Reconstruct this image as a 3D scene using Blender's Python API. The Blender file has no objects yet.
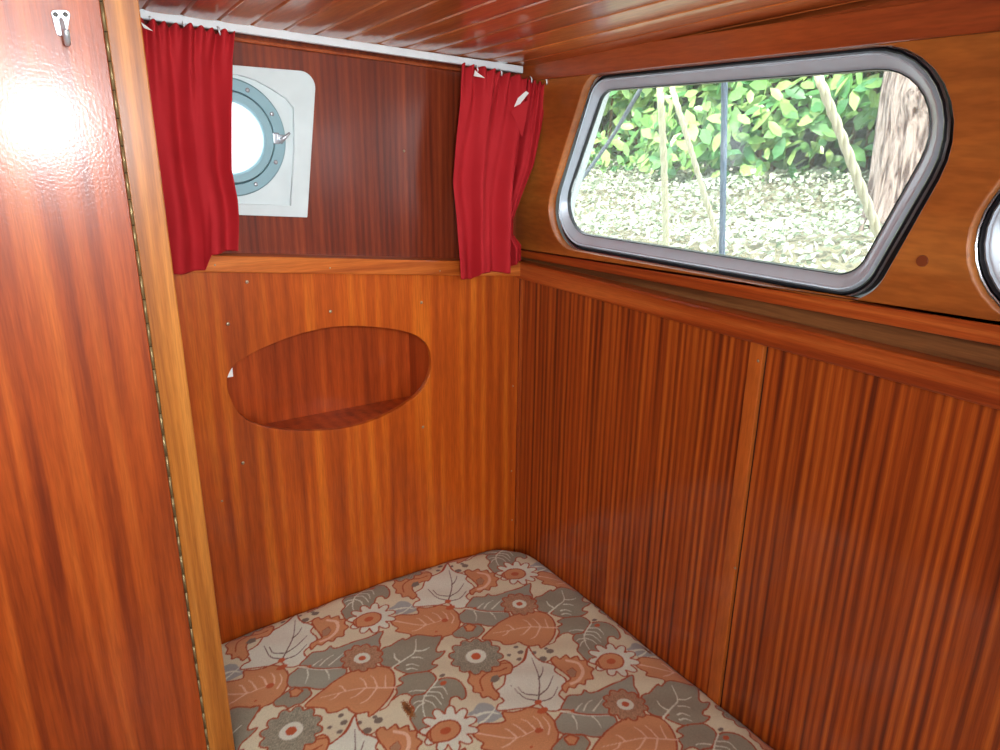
import bpy, bmesh, math, random
import numpy as np
from mathutils import Vector, Matrix, Quaternion

# ---------------------------------------------------------------- camera
SC = bpy.context.scene
COL = SC.collection
F = 717.8
_Y = np.array([-497, 238, F]); _Y = _Y / np.linalg.norm(_Y)
_X = np.array([1141, 218, F]); _X = _X / np.linalg.norm(_X)
_X = _X - _Y * (_X @ _Y); _X /= np.linalg.norm(_X)
_Z = np.cross(_X, _Y)
if _Z[1] < 0: _Z = -_Z
W = np.array([_X, _Y, _Z])
EYE = np.array([-0.8601, -1.2202, 0.915])
cd = bpy.data.cameras.new('camera'); cam = bpy.data.objects.new('camera', cd); COL.objects.link(cam)
cd.sensor_width = 36; cd.lens = F / 1000 * 36; cd.clip_start = 0.02
Rm = Matrix([[W[i, 0], W[i, 1], -W[i, 2]] for i in range(3)])
cam.matrix_world = Matrix.Translation(EYE.tolist()) @ Rm.to_4x4()
SC.camera = cam
# ---------------------------------------------------------------- view, world, lights
SC.view_settings.view_transform = 'Standard'; SC.view_settings.look = 'None'
SC.view_settings.gamma = 1; SC.view_settings.use_curve_mapping = False
SC.view_settings.exposure = 0.0
wd = bpy.data.worlds.new('sky'); SC.world = wd; wd.use_nodes = True
bg = wd.node_tree.nodes['Background']; bg.inputs[0].default_value = (0.86, 0.95, 1.0, 1); bg.inputs[1].default_value = 4.2

def light(name, kind, loc, energy, color=(1, 1, 1), aim=None, size=None, size_y=None, spread=None):
    d = bpy.data.lights.new(name, kind); d.energy = energy; d.color = color
    o = bpy.data.objects.new(name, d); COL.objects.link(o); o.location = loc
    if aim is not None:
        o.rotation_euler = (Vector(aim) - Vector(loc)).to_track_quat('-Z', 'Y').to_euler()
    if kind == 'AREA':
        d.shape = 'RECTANGLE'; d.size = size; d.size_y = size_y
        if spread: d.spread = spread
    return o
sun = light('sun', 'SUN', (0, 0, 6), 9.0, (1, 0.96, 0.88), aim=(1.5, 1.0, 6 - 1.6)); sun.data.angle = 0.05
light('assumed_camera_flash', 'AREA', (-0.782, -1.215, 0.945), 3.3, (0.93, 0.98, 1), aim=(-0.60, 0, 0.98), size=0.07, size_y=0.045, spread=2.1)  # flash assumed from the door glare, also brightens the whole cabin
light('assumed_aft_light', 'AREA', (-0.71, -2.96, 0.95), 10, (0.86, 0.93, 1), aim=(-0.71, 0, 0.95), size=0.36, size_y=0.24)  # added area light, for an unseen aft window assumed from the door glare
light('overhead_fill', 'AREA', (-1.05, -1.9, 1.12), 14.5, (0.88, 0.96, 1), aim=(-0.75, -0.6, 0.2), size=0.6, size_y=0.5)  # lamp added for general fill; the deckhead has no hatch
light('side_fill', 'AREA', (-1.88, -1.7, 0.85), 7.5, (0.88, 0.96, 1), aim=(0, -0.6, 0.5), size=0.7, size_y=0.3)  # added fill lamp, set before an added opening in the unseen left wall

# ---------------------------------------------------------------- helpers
def ray(px, py): return W @ np.array([px - 500, 375 - py, F], float)
def on(ax, val, px, py):
    r = ray(px, py); return EYE + r * ((val - EYE[ax]) / r[ax])
def onp(n, d, px, py):
    n = np.array(n, float); r = ray(px, py); return EYE + r * ((d - n @ EYE) / (n @ r))
def s2l(c): 
    c = np.array(c, float) / 255; return tuple(np.where(c <= .04045, c / 12.92, ((c + .055) / 1.055) ** 2.4)) + (1.0,)
def link(name, me, mat=None, parent=None, smooth=False, kind=None):
    o = bpy.data.objects.new(name, me); COL.objects.link(o)
    if mat: me.materials.append(mat)
    if parent is not None: 
        o.parent = parent; o.matrix_parent_inverse = Matrix.Translation(parent.location).inverted()
    if smooth:
        me.polygons.foreach_set('use_smooth', [True] * len(me.polygons))
    if kind: o['kind'] = kind
    return o
def tag(o, label, cat, group=None, kind=None):
    o['label'] = label; o['category'] = cat
    if group: o['group'] = group
    if kind: o['kind'] = kind
    return o
def empty(name, loc):
    o = bpy.data.objects.new(name, None); COL.objects.link(o); o.location = loc; return o
def recenter(o, p):
    p = Vector(p); o.data.transform(Matrix.Translation(-p)); o.location = o.location + p; return o
def mesh(name, v, f):
    me = bpy.data.meshes.new(name); me.from_pydata([tuple(map(float, p)) for p in v], [], f); me.update(); return me
def bm_mesh(name, bm):
    bmesh.ops.recalc_face_normals(bm, faces=bm.faces[:])
    me = bpy.data.meshes.new(name); bm.to_mesh(me); bm.free(); return me
def add_box(bm, a, b, bev=0.0):
    a = np.minimum(a, b), np.maximum(a, b); lo, hi = a
    r = bmesh.ops.create_cube(bm, size=1)
    vs = r['verts']
    for v in vs: v.co = Vector([lo[i] if v.co[i] < 0 else hi[i] for i in range(3)])
    if bev:
        es = list({e for v in vs for e in v.link_edges})
        bmesh.ops.bevel(bm, geom=es, offset=bev, segments=2, profile=.5, affect='EDGES')
def box(name, a, b, mat, parent=None, bev=0.0015, kind=None):
    bm = bmesh.new(); add_box(bm, a, b, bev); return link(name, bm_mesh(name, bm), mat, parent, kind=kind)
def fillet(pts, radii, n=10):
    """rounded polygon (2-D)"""
    out = []; m = len(pts); pts = [np.array(p, float) for p in pts]
    for i in range(m):
        p = pts[i]; a = pts[i - 1] - p; b = pts[(i + 1) % m] - p
        r = radii[i] if hasattr(radii, '__len__') else radii
        la, lb = np.linalg.norm(a), np.linalg.norm(b); a /= la; b /= lb
        if r <= 0: out.append(p); continue
        ang = math.acos(max(-1, min(1, a @ b))); t = r / math.tan(ang / 2)
        t = min(t, la * .49, lb * .49); r2 = t * math.tan(ang / 2)
        bis = (a + b) / np.linalg.norm(a + b); c = p + bis * (r2 / math.sin(ang / 2))
        s = p + a * t - c; e = p + b * t - c
        a0 = math.atan2(s[1], s[0]); a1 = math.atan2(e[1], e[0]); dd = (a1 - a0 + math.pi) % (2 * math.pi) - math.pi
        for k in range(n + 1):
            th = a0 + dd * k / n; out.append(c + r2 * np.array([math.cos(th), math.sin(th)]))
    return out
def smooth_loop(pts, sub=6):
    P = [np.array(p, float) for p in pts]; n = len(P); out = []
    for i in range(n):
        p0, p1, p2, p3 = P[i - 1], P[i], P[(i + 1) % n], P[(i + 2) % n]
        for k in range(sub):
            t = k / sub
            out.append(.5 * ((2 * p1) + (-p0 + p2) * t + (2 * p0 - 5 * p1 + 4 * p2 - p3) * t * t + (-p0 + 3 * p1 - 3 * p2 + p3) * t ** 3))
    return out
def smooth_path(pts, sub=6):
    P = [np.array(p, float) for p in pts]; P = [2 * P[0] - P[1]] + P + [2 * P[-1] - P[-2]]; out = []
    for i in range(1, len(P) - 2):
        p0, p1, p2, p3 = P[i - 1:i + 3]
        for k in range(sub):
            t = k / sub
            out.append(.5 * ((2 * p1) + (-p0 + p2) * t + (2 * p0 - 5 * p1 + 4 * p2 - p3) * t * t + (-p0 + 3 * p1 - 3 * p2 + p3) * t ** 3))
    out.append(P[-2]); return out
def place(axis, d0, u, v, w):
    # axis 1: (u,v)->(X,Z) depth w along Y ; axis 0: (u,v)->(Y,Z) depth along X ; axis 2: (X,Y)
    if axis == 1: return (u, w, v)
    if axis == 0: return (w, u, v)
    return (u, v, w)
def slab(name, axis, loops, w0, w1, mat, parent=None, bev=0.0, kind=None, smooth=False):
    """flat plate with outline loops[0] and holes loops[1:], between depth w0 and w1 on the axis"""
    cu = bpy.data.curves.new('tmp', 'CURVE'); cu.dimensions = '2D'; cu.fill_mode = 'BOTH'
    for lp in loops:
        s = cu.splines.new('POLY'); s.points.add(len(lp) - 1)
        for i, p in enumerate(lp): s.points[i].co = (p[0], p[1], 0, 1)
        s.use_cyclic_u = True
    cu.extrude = max(abs(w1 - w0) / 2 - bev, 1e-5); cu.bevel_depth = bev; cu.bevel_resolution = 1
    cu.offset = -bev if bev else 0
    o = bpy.data.objects.new('tmp', cu); COL.objects.link(o)
    dg = bpy.context.evaluated_depsgraph_get()
    me = bpy.data.meshes.new_from_object(o.evaluated_get(dg)); bpy.data.objects.remove(o); bpy.data.curves.remove(cu)
    wc = (w0 + w1) / 2
    for v in me.vertices:
        x, y, z = v.co; v.co = place(axis, 0, x, y, wc + z)
    me.name = name; me.materials.clear()
    bm = bmesh.new(); bm.from_mesh(me); bmesh.ops.remove_doubles(bm, verts=bm.verts[:], dist=1e-6)
    bmesh.ops.recalc_face_normals(bm, faces=bm.faces[:]); bm.to_mesh(me); bm.free()
    o = link(name, me, mat, parent, kind=kind)
    if smooth:
        me.polygons.foreach_set('use_smooth', [True] * len(me.polygons)); me.set_sharp_from_angle(angle=math.radians(35))
    return o
def prism(name, axis, poly, w0, w1, mat, parent=None, bev=0.0015, kind=None):
    bm = bmesh.new(); n = len(poly)
    A = [bm.verts.new(place(axis, 0, p[0], p[1], w0)) for p in poly]
    B = [bm.verts.new(place(axis, 0, p[0], p[1], w1)) for p in poly]
    bm.faces.new(A); bm.faces.new(B[::-1])
    for i in range(n): bm.faces.new((A[i], B[i], B[(i + 1) % n], A[(i + 1) % n]))
    bmesh.ops.recalc_face_normals(bm, faces=bm.faces[:])
    if bev: bmesh.ops.bevel(bm, geom=bm.edges[:], offset=bev, segments=2, profile=.5, affect='EDGES')
    return link(name, bm_mesh(name, bm), mat, parent, kind=kind)
def sweep_ring(name, axis, loop, prof, mat, parent=None, kind=None, closed_prof=False):
    """sweep a profile [(outward offset, depth)] round a closed 2-D loop (counter-clockwise or clockwise)"""
    L = [np.array(p, float) for p in loop]
    Q = [L[0]]
    for p in L[1:]:
        if np.linalg.norm(p - Q[-1]) > 1e-5: Q.append(p)
    if np.linalg.norm(Q[0] - Q[-1]) < 1e-5: Q.pop()
    L = Q; n = len(L)
    area = sum(L[i][0] * L[(i + 1) % n][1] - L[(i + 1) % n][0] * L[i][1] for i in range(n))
    sg = 1 if area > 0 else -1; v = []; f = []; m = len(prof)
    for i in range(n):
        t = L[(i + 1) % n] - L[i - 1]; t /= np.linalg.norm(t); nn = np.array([t[1], -t[0]]) * sg
        for (o_, w) in prof:
            p = L[i] + nn * o_; v.append(place(axis, 0, p[0], p[1], w))
    mm = m if closed_prof else m - 1
    for i in range(n):
        for j in range(mm):
            a = i * m + j; b = i * m + (j + 1) % m; c = ((i + 1) % n) * m + (j + 1) % m; d = ((i + 1) % n) * m + j
            f.append((a, b, c, d))
    me = mesh(name, v, f)
    bm = bmesh.new(); bm.from_mesh(me); bmesh.ops.recalc_face_normals(bm, faces=bm.faces[:]); bm.to_mesh(me); bm.free()
    o = link(name, me, mat, parent, smooth=True, kind=kind); me.set_sharp_from_angle(angle=math.radians(40))
    return o
def tube_mesh(pts, r, seg=10, caps=True):
    P = [Vector(tuple(map(float, p))) for p in pts]; v = []; f = []
    up = Vector((0, 0, 1)); t0 = (P[1] - P[0]).normalized()
    nrm = t0.orthogonal().normalized()
    for i, p in enumerate(P):
        t = (P[min(i + 1, len(P) - 1)] - P[max(i - 1, 0)]).normalized()
        nrm = (nrm - t * nrm.dot(t)).normalized(); b = t.cross(nrm)
        rr = r[i] if hasattr(r, '__len__') else r
        for k in range(seg):
            a = 2 * math.pi * k / seg; v.append(p + (nrm * math.cos(a) + b * math.sin(a)) * rr)
    for i in range(len(P) - 1):
        for k in range(seg):
            a = i * seg + k; b2 = i * seg + (k + 1) % seg; f.append((a, b2, b2 + seg, a + seg))
    if caps:
        f.append(tuple(range(seg))[::-1]); f.append(tuple(range((len(P) - 1) * seg, len(P) * seg)))
    return v, f
def tube(name, pts, r, mat, parent=None, seg=10):
    v, f = tube_mesh(pts, r, seg); return link(name, mesh(name, v, f), mat, parent, smooth=True)
def join_vf(lst):
    V = []; Fc = []
    for v, f in lst:
        o = len(V); V += list(v); Fc += [tuple(i + o for i in q) for q in f]
    return V, Fc
def screw(px, py, axis, val, parent, r=0.0028, name='screw', mat=None, dirn=-1):
    p = on(axis, val, px, py); bm = bmesh.new()
    bmesh.ops.create_uvsphere(bm, u_segments=12, v_segments=8, radius=r)
    for v in bm.verts: v.co[axis] *= .45
    o = link(name, bm_mesh(name, bm), mat or M['brass'], None, smooth=True)
    o.data.transform(Matrix.Translation(p.tolist())); o.parent = parent
    o.matrix_parent_inverse = Matrix.Translation(parent.location).inverted()
    return o

# ---------------------------------------------------------------- materials
M = {}
def nt(name):
    m = bpy.data.materials.new(name); m.use_nodes = True; t = m.node_tree
    return m, t, t.nodes['Principled BSDF']
def N(t, typ, **k):
    n = t.nodes.new(typ)
    for a, b in k.items(): setattr(n, a, b)
    return n
def plain(name, col, rough=.5, metal=0, coat=0, bump=0, bscale=200, spec=.5):
    m, t, p = nt(name); c = s2l(col)
    p.inputs['Roughness'].default_value = rough; p.inputs['Metallic'].default_value = metal
    p.inputs['Coat Weight'].default_value = coat; p.inputs['Specular IOR Level'].default_value = spec
    tc = N(t, 'ShaderNodeTexCoord'); nz = N(t, 'ShaderNodeTexNoise'); nz.inputs['Scale'].default_value = bscale / 8
    t.links.new(tc.outputs['Object'], nz.inputs['Vector'])
    rp = N(t, 'ShaderNodeMixRGB'); rp.blend_type = 'MIX'
    rp.inputs[1].default_value = tuple(x * .88 for x in c[:3]) + (1,); rp.inputs[2].default_value = tuple(min(1, x * 1.08) for x in c[:3]) + (1,)
    t.links.new(nz.outputs['Fac'], rp.inputs[0]); t.links.new(rp.outputs[0], p.inputs['Base Color'])
    if bump:
        n2 = N(t, 'ShaderNodeTexNoise'); n2.inputs['Scale'].default_value = bscale
        t.links.new(tc.outputs['Object'], n2.inputs['Vector'])
        b = N(t, 'ShaderNodeBump'); b.inputs['Strength'].default_value = bump; b.inputs['Distance'].default_value = .001
        t.links.new(n2.outputs['Fac'], b.inputs['Height']); t.links.new(b.outputs[0], p.inputs['Normal'])
    M[name] = m; return m
def wood(name, dark, mid, lite, grain='Z', freq=55, sharp=1.0, coat=.6, crough=.12, rough=.45, bump=.15, peel=0.0, seed=0, wob=.25, lo=.36, hi=.66, rib=0, ribw=.5):
    """ribbon-striped mahogany: noise stretched along the grain, fine pores, broad tone drift"""
    m, t, p = nt(name)
    tc = N(t, 'ShaderNodeTexCoord')
    ax = 'XYZ'.index(grain)
    def stretched(fr, along, detail, sd, dist=0):
        mp = N(t, 'ShaderNodeMapping'); s = [fr] * 3; s[ax] = along; mp.inputs['Scale'].default_value = s
        mp.inputs['Location'].default_value = (sd, sd * 1.7, sd * .6)
        nz = N(t, 'ShaderNodeTexNoise'); nz.inputs['Scale'].default_value = 1; nz.inputs['Detail'].default_value = detail
        nz.inputs['Distortion'].default_value = dist; nz.inputs['Roughness'].default_value = .55
        t.links.new(tc.outputs['Object'], mp.inputs['Vector']); t.links.new(mp.outputs[0], nz.inputs['Vector']); return nz
    a = stretched(freq, 1.5, 2.5, 3.1 + seed, wob)
    ramp = N(t, 'ShaderNodeValToRGB'); e = ramp.color_ramp
    e.elements[0].position = lo; e.elements[0].color = s2l(dark); e.elements[1].position = hi; e.elements[1].color = s2l(lite)
    x = e.elements.new((lo + hi) / 2); x.color = s2l(mid)
    if rib:
        mp = N(t, 'ShaderNodeMapping'); sc = [1.0] * 3; sc[ax] = .12; mp.inputs['Scale'].default_value = sc
        wv = N(t, 'ShaderNodeTexWave', wave_type='BANDS', bands_direction='Y' if name == 'panel_side' else 'X'); wv.inputs['Scale'].default_value = .314 / rib * 1.0
        wv.inputs['Distortion'].default_value = 2.2; wv.inputs['Detail'].default_value = 2; wv.inputs['Detail Scale'].default_value = 1.3
        t.links.new(tc.outputs['Object'], mp.inputs['Vector']); t.links.new(mp.outputs[0], wv.inputs['Vector'])
        m1 = N(t, 'ShaderNodeMapRange'); m1.inputs['To Min'].default_value = .32; m1.inputs['To Max'].default_value = .68; t.links.new(wv.outputs['Fac'], m1.inputs['Value'])
        mf = N(t, 'ShaderNodeMapRange'); mf.inputs['From Min'].default_value = 0; mf.inputs['From Max'].default_value = 1
        mixf = N(t, 'ShaderNodeMix'); mixf.inputs['Factor'].default_value = ribw
        t.links.new(a.outputs['Fac'], mixf.inputs[2]); t.links.new(m1.outputs[0], mixf.inputs[3]); t.links.new(mixf.outputs[0], ramp.inputs[0])
    else: t.links.new(a.outputs['Fac'], ramp.inputs[0])
    b = stretched(freq * .16, .6, 2, 9.3 + seed)
    bc = N(t, 'ShaderNodeMapRange'); bc.inputs['From Min'].default_value = .3; bc.inputs['From Max'].default_value = .7
    bc.inputs['To Min'].default_value = .86; bc.inputs['To Max'].default_value = 1.12; t.links.new(b.outputs['Fac'], bc.inputs['Value'])
    c = stretched(freq * 11, 28, 2, 1.3 + seed)
    cc = N(t, 'ShaderNodeMapRange'); cc.inputs['From Min'].default_value = .35; cc.inputs['From Max'].default_value = .65
    cc.inputs['To Min'].default_value = .86; cc.inputs['To Max'].default_value = 1.1; t.links.new(c.outputs['Fac'], cc.inputs['Value'])
    mu = N(t, 'ShaderNodeMath', operation='MULTIPLY'); t.links.new(bc.outputs[0], mu.inputs[0]); t.links.new(cc.outputs[0], mu.inputs[1])
    vm = N(t, 'ShaderNodeVectorMath', operation='SCALE'); t.links.new(ramp.outputs[0], vm.inputs[0]); t.links.new(mu.outputs[0], vm.inputs['Scale'])
    t.links.new(vm.outputs[0], p.inputs['Base Color'])
    p.inputs['Roughness'].default_value = rough; p.inputs['Coat Weight'].default_value = coat; p.inputs['Coat Roughness'].default_value = crough
    p.inputs['Specular IOR Level'].default_value = .3
    bp = N(t, 'ShaderNodeBump'); bp.inputs['Strength'].default_value = bump; bp.inputs['Distance'].default_value = .0008
    t.links.new(c.outputs['Fac'], bp.inputs['Height']); t.links.new(bp.outputs[0], p.inputs['Normal'])
    if peel:
        nz = N(t, 'ShaderNodeTexNoise'); nz.inputs['Scale'].default_value = 340; nz.inputs['Detail'].default_value = 1
        t.links.new(tc.outputs['Object'], nz.inputs['Vector'])
        b2 = N(t, 'ShaderNodeBump'); b2.inputs['Strength'].default_value = peel; b2.inputs['Distance'].default_value = .0006
        t.links.new(nz.outputs['Fac'], b2.inputs['Height']); t.links.new(b2.outputs[0], p.inputs['Coat Normal'])
    M[name] = m; return m

wood('panel_back', (132, 50, 12), (184, 82, 16), (216, 118, 30), freq=40, peel=.05, lo=.26, hi=.76, rib=.026, ribw=.3)
wood('panel_locker', (124, 44, 10), (178, 70, 18), (204, 92, 28), freq=40, lo=.26, hi=.76, rib=.026, ribw=.3)
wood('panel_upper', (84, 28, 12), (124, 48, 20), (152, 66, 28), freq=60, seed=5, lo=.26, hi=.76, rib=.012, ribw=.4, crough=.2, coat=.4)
wood('panel_side', (96, 37, 14), (152, 65, 18), (186, 93, 28), freq=100, seed=11, peel=.05, lo=.34, hi=.66, wob=.1, rib=.0135, ribw=.38)
wood('panel_door', (122, 46, 12), (170, 74, 20), (196, 98, 34), freq=48, seed=17, peel=.24, crough=.22, coat=.55, lo=.3, hi=.72)
wood('post_wood', (144, 82, 26), (172, 102, 34), (192, 122, 48), freq=60, seed=23, peel=.1, coat=.6, crough=.22)
wood('rail_wood', (140, 56, 18), (170, 76, 26), (190, 98, 40), grain='Y', freq=60, seed=31)
wood('sill_wood', (160, 74, 22), (190, 98, 32), (210, 120, 50), grain='X', freq=60, seed=37)
wood('beam_wood', (120, 46, 20), (160, 72, 30), (182, 92, 42), grain='Y', freq=24, seed=41, lo=.2, hi=.8, crough=.2)
wood('window_wood', (134, 68, 24), (168, 93, 34), (188, 114, 48), grain='Y', freq=14, seed=47, crough=.25, lo=.25, hi=.75)
wood('ceiling_wood', (146, 70, 28), (190, 102, 44), (214, 130, 62), grain='Y', freq=24, seed=53, coat=.75, crough=.14, lo=.25, hi=.75)
wood('rough_wood', (60, 32, 16), (98, 58, 30), (130, 84, 46), grain='Y', freq=50, seed=59, coat=.1)
wood('batten_wood', (164, 78, 24), (182, 92, 32), (196, 106, 42), freq=20, seed=61, lo=.2, hi=.8)
wood('floor_wood', (70, 40, 22), (100, 62, 34), (130, 84, 50), grain='Y', freq=30, seed=67)
plain('brass', (176, 160, 130), .35, .8); plain('alu', (200, 212, 222), .33, .3, bump=.05)
plain('alu_bright', (215, 218, 222), .25, .9); plain('rubber', (22, 22, 28), .35)
plain('white_paint', (216, 228, 228), .35, coat=.2, bump=.05); plain('white_rail', (225, 230, 232), .3)
plain('grey_ring', (140, 174, 182), .35, .35, bump=.05); plain('chrome', (205, 212, 218), .25, .6)
plain('dark_metal', (80, 78, 74), .4, .7); plain('white_cloth', (228, 224, 220), .8)
plain('piping', (120, 112, 106), .8, bump=.3); plain('plug_wood', (128, 62, 30), .4, coat=.4)
plain('gap', (48, 26, 14), .9); plain('hinge_brass', (150, 132, 92), .4, .6, bump=.4, bscale=600)
plain('paper', (240, 240, 235), .7)

def cloth_mat():
    m, t, p = nt('red_cloth'); c = s2l((194, 32, 40))
    tc = N(t, 'ShaderNodeTexCoord'); w = N(t, 'ShaderNodeTexNoise'); w.inputs['Scale'].default_value = 14; w.inputs['Detail'].default_value = 3
    t.links.new(tc.outputs['Object'], w.inputs['Vector'])
    mx = N(t, 'ShaderNodeMixRGB'); mx.inputs[1].default_value = s2l((172, 28, 36)); mx.inputs[2].default_value = s2l((200, 46, 52))
    t.links.new(w.outputs['Fac'], mx.inputs[0]); t.links.new(mx.outputs[0], p.inputs['Base Color'])
    p.inputs['Roughness'].default_value = .8
    p.inputs['Specular IOR Level'].default_value = .2
    n2 = N(t, 'ShaderNodeTexNoise'); n2.inputs['Scale'].default_value = 900
    t.links.new(tc.outputs['Object'], n2.inputs['Vector'])
    b = N(t, 'ShaderNodeBump'); b.inputs['Strength'].default_value = .2; b.inputs['Distance'].default_value = .0005
    t.links.new(n2.outputs['Fac'], b.inputs['Height']); t.links.new(b.outputs[0], p.inputs['Normal'])
    tr = N(t, 'ShaderNodeBsdfTranslucent'); tr.inputs[0].default_value = s2l((205, 25, 35))
    ms = N(t, 'ShaderNodeMixShader'); ms.inputs[0].default_value = .15
    t.links.new(p.outputs[0], ms.inputs[1]); t.links.new(tr.outputs[0], ms.inputs[2])
    t.links.new(ms.outputs[0], t.nodes['Material Output'].inputs[0]); M['red_cloth'] = m
cloth_mat()
def glass_mat(name, dirt):
    m, t, p = nt(name); out = t.nodes['Material Output']; t.nodes.remove(p)
    tr = N(t, 'ShaderNodeBsdfTransparent'); gl = N(t, 'ShaderNodeBsdfGlossy'); gl.inputs['Roughness'].default_value = .02
    lw = N(t, 'ShaderNodeLayerWeight'); pw = N(t, 'ShaderNodeMath', operation='POWER'); pw.inputs[1].default_value = 5
    t.links.new(lw.outputs['Facing'], pw.inputs[0]); fr = N(t, 'ShaderNodeMath', operation='MULTIPLY_ADD'); fr.inputs[1].default_value = .8; fr.inputs[2].default_value = .04
    t.links.new(pw.outputs[0], fr.inputs[0])
    m1 = N(t, 'ShaderNodeMixShader'); t.links.new(fr.outputs[0], m1.inputs[0]); t.links.new(tr.outputs[0], m1.inputs[1]); t.links.new(gl.outputs[0], m1.inputs[2])
    tl = N(t, 'ShaderNodeBsdfTranslucent'); tl.inputs[0].default_value = (.95, .97, 1, 1)
    tc = N(t, 'ShaderNodeTexCoord'); nz = N(t, 'ShaderNodeTexNoise'); nz.inputs['Scale'].default_value = 40; nz.inputs['Detail'].default_value = 4
    t.links.new(tc.outputs['Object'], nz.inputs['Vector'])
    mr = N(t, 'ShaderNodeMapRange'); mr.inputs['From Min'].default_value = .3; mr.inputs['From Max'].default_value = .7
    mr.inputs['To Min'].default_value = dirt * .5; mr.inputs['To Max'].default_value = dirt; t.links.new(nz.outputs['Fac'], mr.inputs['Value'])
    m2 = N(t, 'ShaderNodeMixShader'); t.links.new(mr.outputs[0], m2.inputs[0]); t.links.new(m1.outputs[0], m2.inputs[1]); t.links.new(tl.outputs[0], m2.inputs[2])
    t.links.new(m2.outputs[0], out.inputs[0]); M[name] = m
glass_mat('glass', .05); glass_mat('dirty_glass', .6)
def leaf_mat(name, a, b, c, rough=.35):
    m, t, p = nt(name); g = N(t, 'ShaderNodeNewGeometry'); r = N(t, 'ShaderNodeValToRGB'); e = r.color_ramp
    e.elements[0].color = s2l(a); e.elements[1].color = s2l(c); x = e.elements.new(.5); x.color = s2l(b)
    t.links.new(g.outputs['Random Per Island'], r.inputs[0]); t.links.new(r.outputs[0], p.inputs['Base Color'])
    p.inputs['Roughness'].default_value = rough
    tl = N(t, 'ShaderNodeBsdfTranslucent'); t.links.new(r.outputs[0], tl.inputs[0])
    ms = N(t, 'ShaderNodeMixShader'); ms.inputs[0].default_value = .25
    t.links.new(p.outputs[0], ms.inputs[1]); t.links.new(tl.outputs[0], ms.inputs[2]); t.links.new(ms.outputs[0], t.nodes['Material Output'].inputs[0])
    M[name] = m
leaf_mat('laurel', (70, 130, 80), (110, 160, 84), (170, 200, 120), .3)
leaf_mat('cover', (120, 140, 110), (176, 186, 168), (215, 216, 196), .6)
plain('twig', (110, 96, 70), .9); plain('soil', (120, 118, 96), 1, bump=.6, bscale=60)
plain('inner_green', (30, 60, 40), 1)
plain('rope_cream', (206, 202, 168), .85, bump=.6, bscale=500); plain('steel', (120, 130, 138), .4, .5)
plain('cable_grey', (96, 108, 116), .6); plain('deck_paint', (205, 208, 205), .6)
def bark():
    m, t, p = nt('bark'); tc = N(t, 'ShaderNodeTexCoord'); mp = N(t, 'ShaderNodeMapping'); mp.inputs['Scale'].default_value = (60, 60, 11)
    nz = N(t, 'ShaderNodeTexNoise'); nz.inputs['Scale'].default_value = 1; nz.inputs['Detail'].default_value = 6; nz.inputs['Distortion'].default_value = .6
    t.links.new(tc.outputs['Object'], mp.inputs[0]); t.links.new(mp.outputs[0], nz.inputs[0])
    r = N(t, 'ShaderNodeValToRGB'); r.color_ramp.elements[0].position = .38; r.color_ramp.elements[0].color = s2l((70, 56, 50))
    r.color_ramp.elements[1].position = .56; r.color_ramp.elements[1].color = s2l((150, 136, 126))
    t.links.new(nz.outputs['Fac'], r.inputs[0]); t.links.new(r.outputs[0], p.inputs['Base Color']); p.inputs['Roughness'].default_value = .9
    b = N(t, 'ShaderNodeBump'); b.inputs['Strength'].default_value = 1; b.inputs['Distance'].default_value = .02
    t.links.new(nz.outputs['Fac'], b.inputs['Height']); t.links.new(b.outputs[0], p.inputs['Normal']); M['bark'] = m
bark()
def braid():
    m, t, p = nt('braid_blue'); tc = N(t, 'ShaderNodeTexCoord')
    ch = N(t, 'ShaderNodeTexChecker'); ch.inputs['Scale'].default_value = 420; ch.inputs[1].default_value = s2l((70, 88, 108)); ch.inputs[2].default_value = s2l((128, 146, 162))
    mp = N(t, 'ShaderNodeMapping'); mp.inputs['Rotation'].default_value = (.7, .7, .7); t.links.new(tc.outputs['Object'], mp.inputs[0]); t.links.new(mp.outputs[0], ch.inputs[0])
    t.links.new(ch.outputs[0], p.inputs['Base Color']); p.inputs['Roughness'].default_value = .8; M['braid_blue'] = m
braid()

# ================================================================ SETTING
GY = -0.27            # door / post plane
CZ0, CSL = 1.0545, -0.0455
def ceil_z(x, y):     # underside of the deckhead
    return CZ0 + CSL * (x - 0.029 * y + .014) - 0.035 * y
def pt1(y, px, py):   # (X,Z) on the plane Y=y
    p = on(1, y, px, py); return (p[0], p[2])
def pt0(x, px, py):   # (Y,Z) on the plane X=x
    p = on(0, x, px, py); return (p[1], p[2])

# --- back bulkhead, lower, with the oval locker opening
oval_px = [(227, 381), (231, 399), (243, 417), (265, 427), (300, 431), (340, 429), (372, 421), (401, 407), (421, 391), (430, 373), (431, 356),
           (425, 342), (410, 333), (385, 328), (355, 326), (330, 327.5), (300, 334), (270, 345), (246, 357), (233, 367)]
oval = smooth_loop([pt1(0, *p) for p in oval_px], 5)
zl = lambda x: 0.6545 - 0.0905 * x          # underside of the ledge
wall_back = slab('wall_back', 1, [[(-1.0, -.45), (0.0, -.45), (0.0, zl(0) + .01), (-1.0, zl(-1) + .01)], oval], 0.0, 0.012, M['panel_back'], bev=.0008, kind='structure')
for p in [(228, 324), (330.5, 311.5), (421.5, 302.5), (243, 463), (423, 427), (247, 282), (222, 501)]:
    screw(*p, 1, -.0002, wall_back, .0030 if p[1] < 480 else .002)
for p in [(513, 386), (511.5, 471), (512, 520)]: screw(*p, 1, -.0002, wall_back, .0018)
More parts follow.
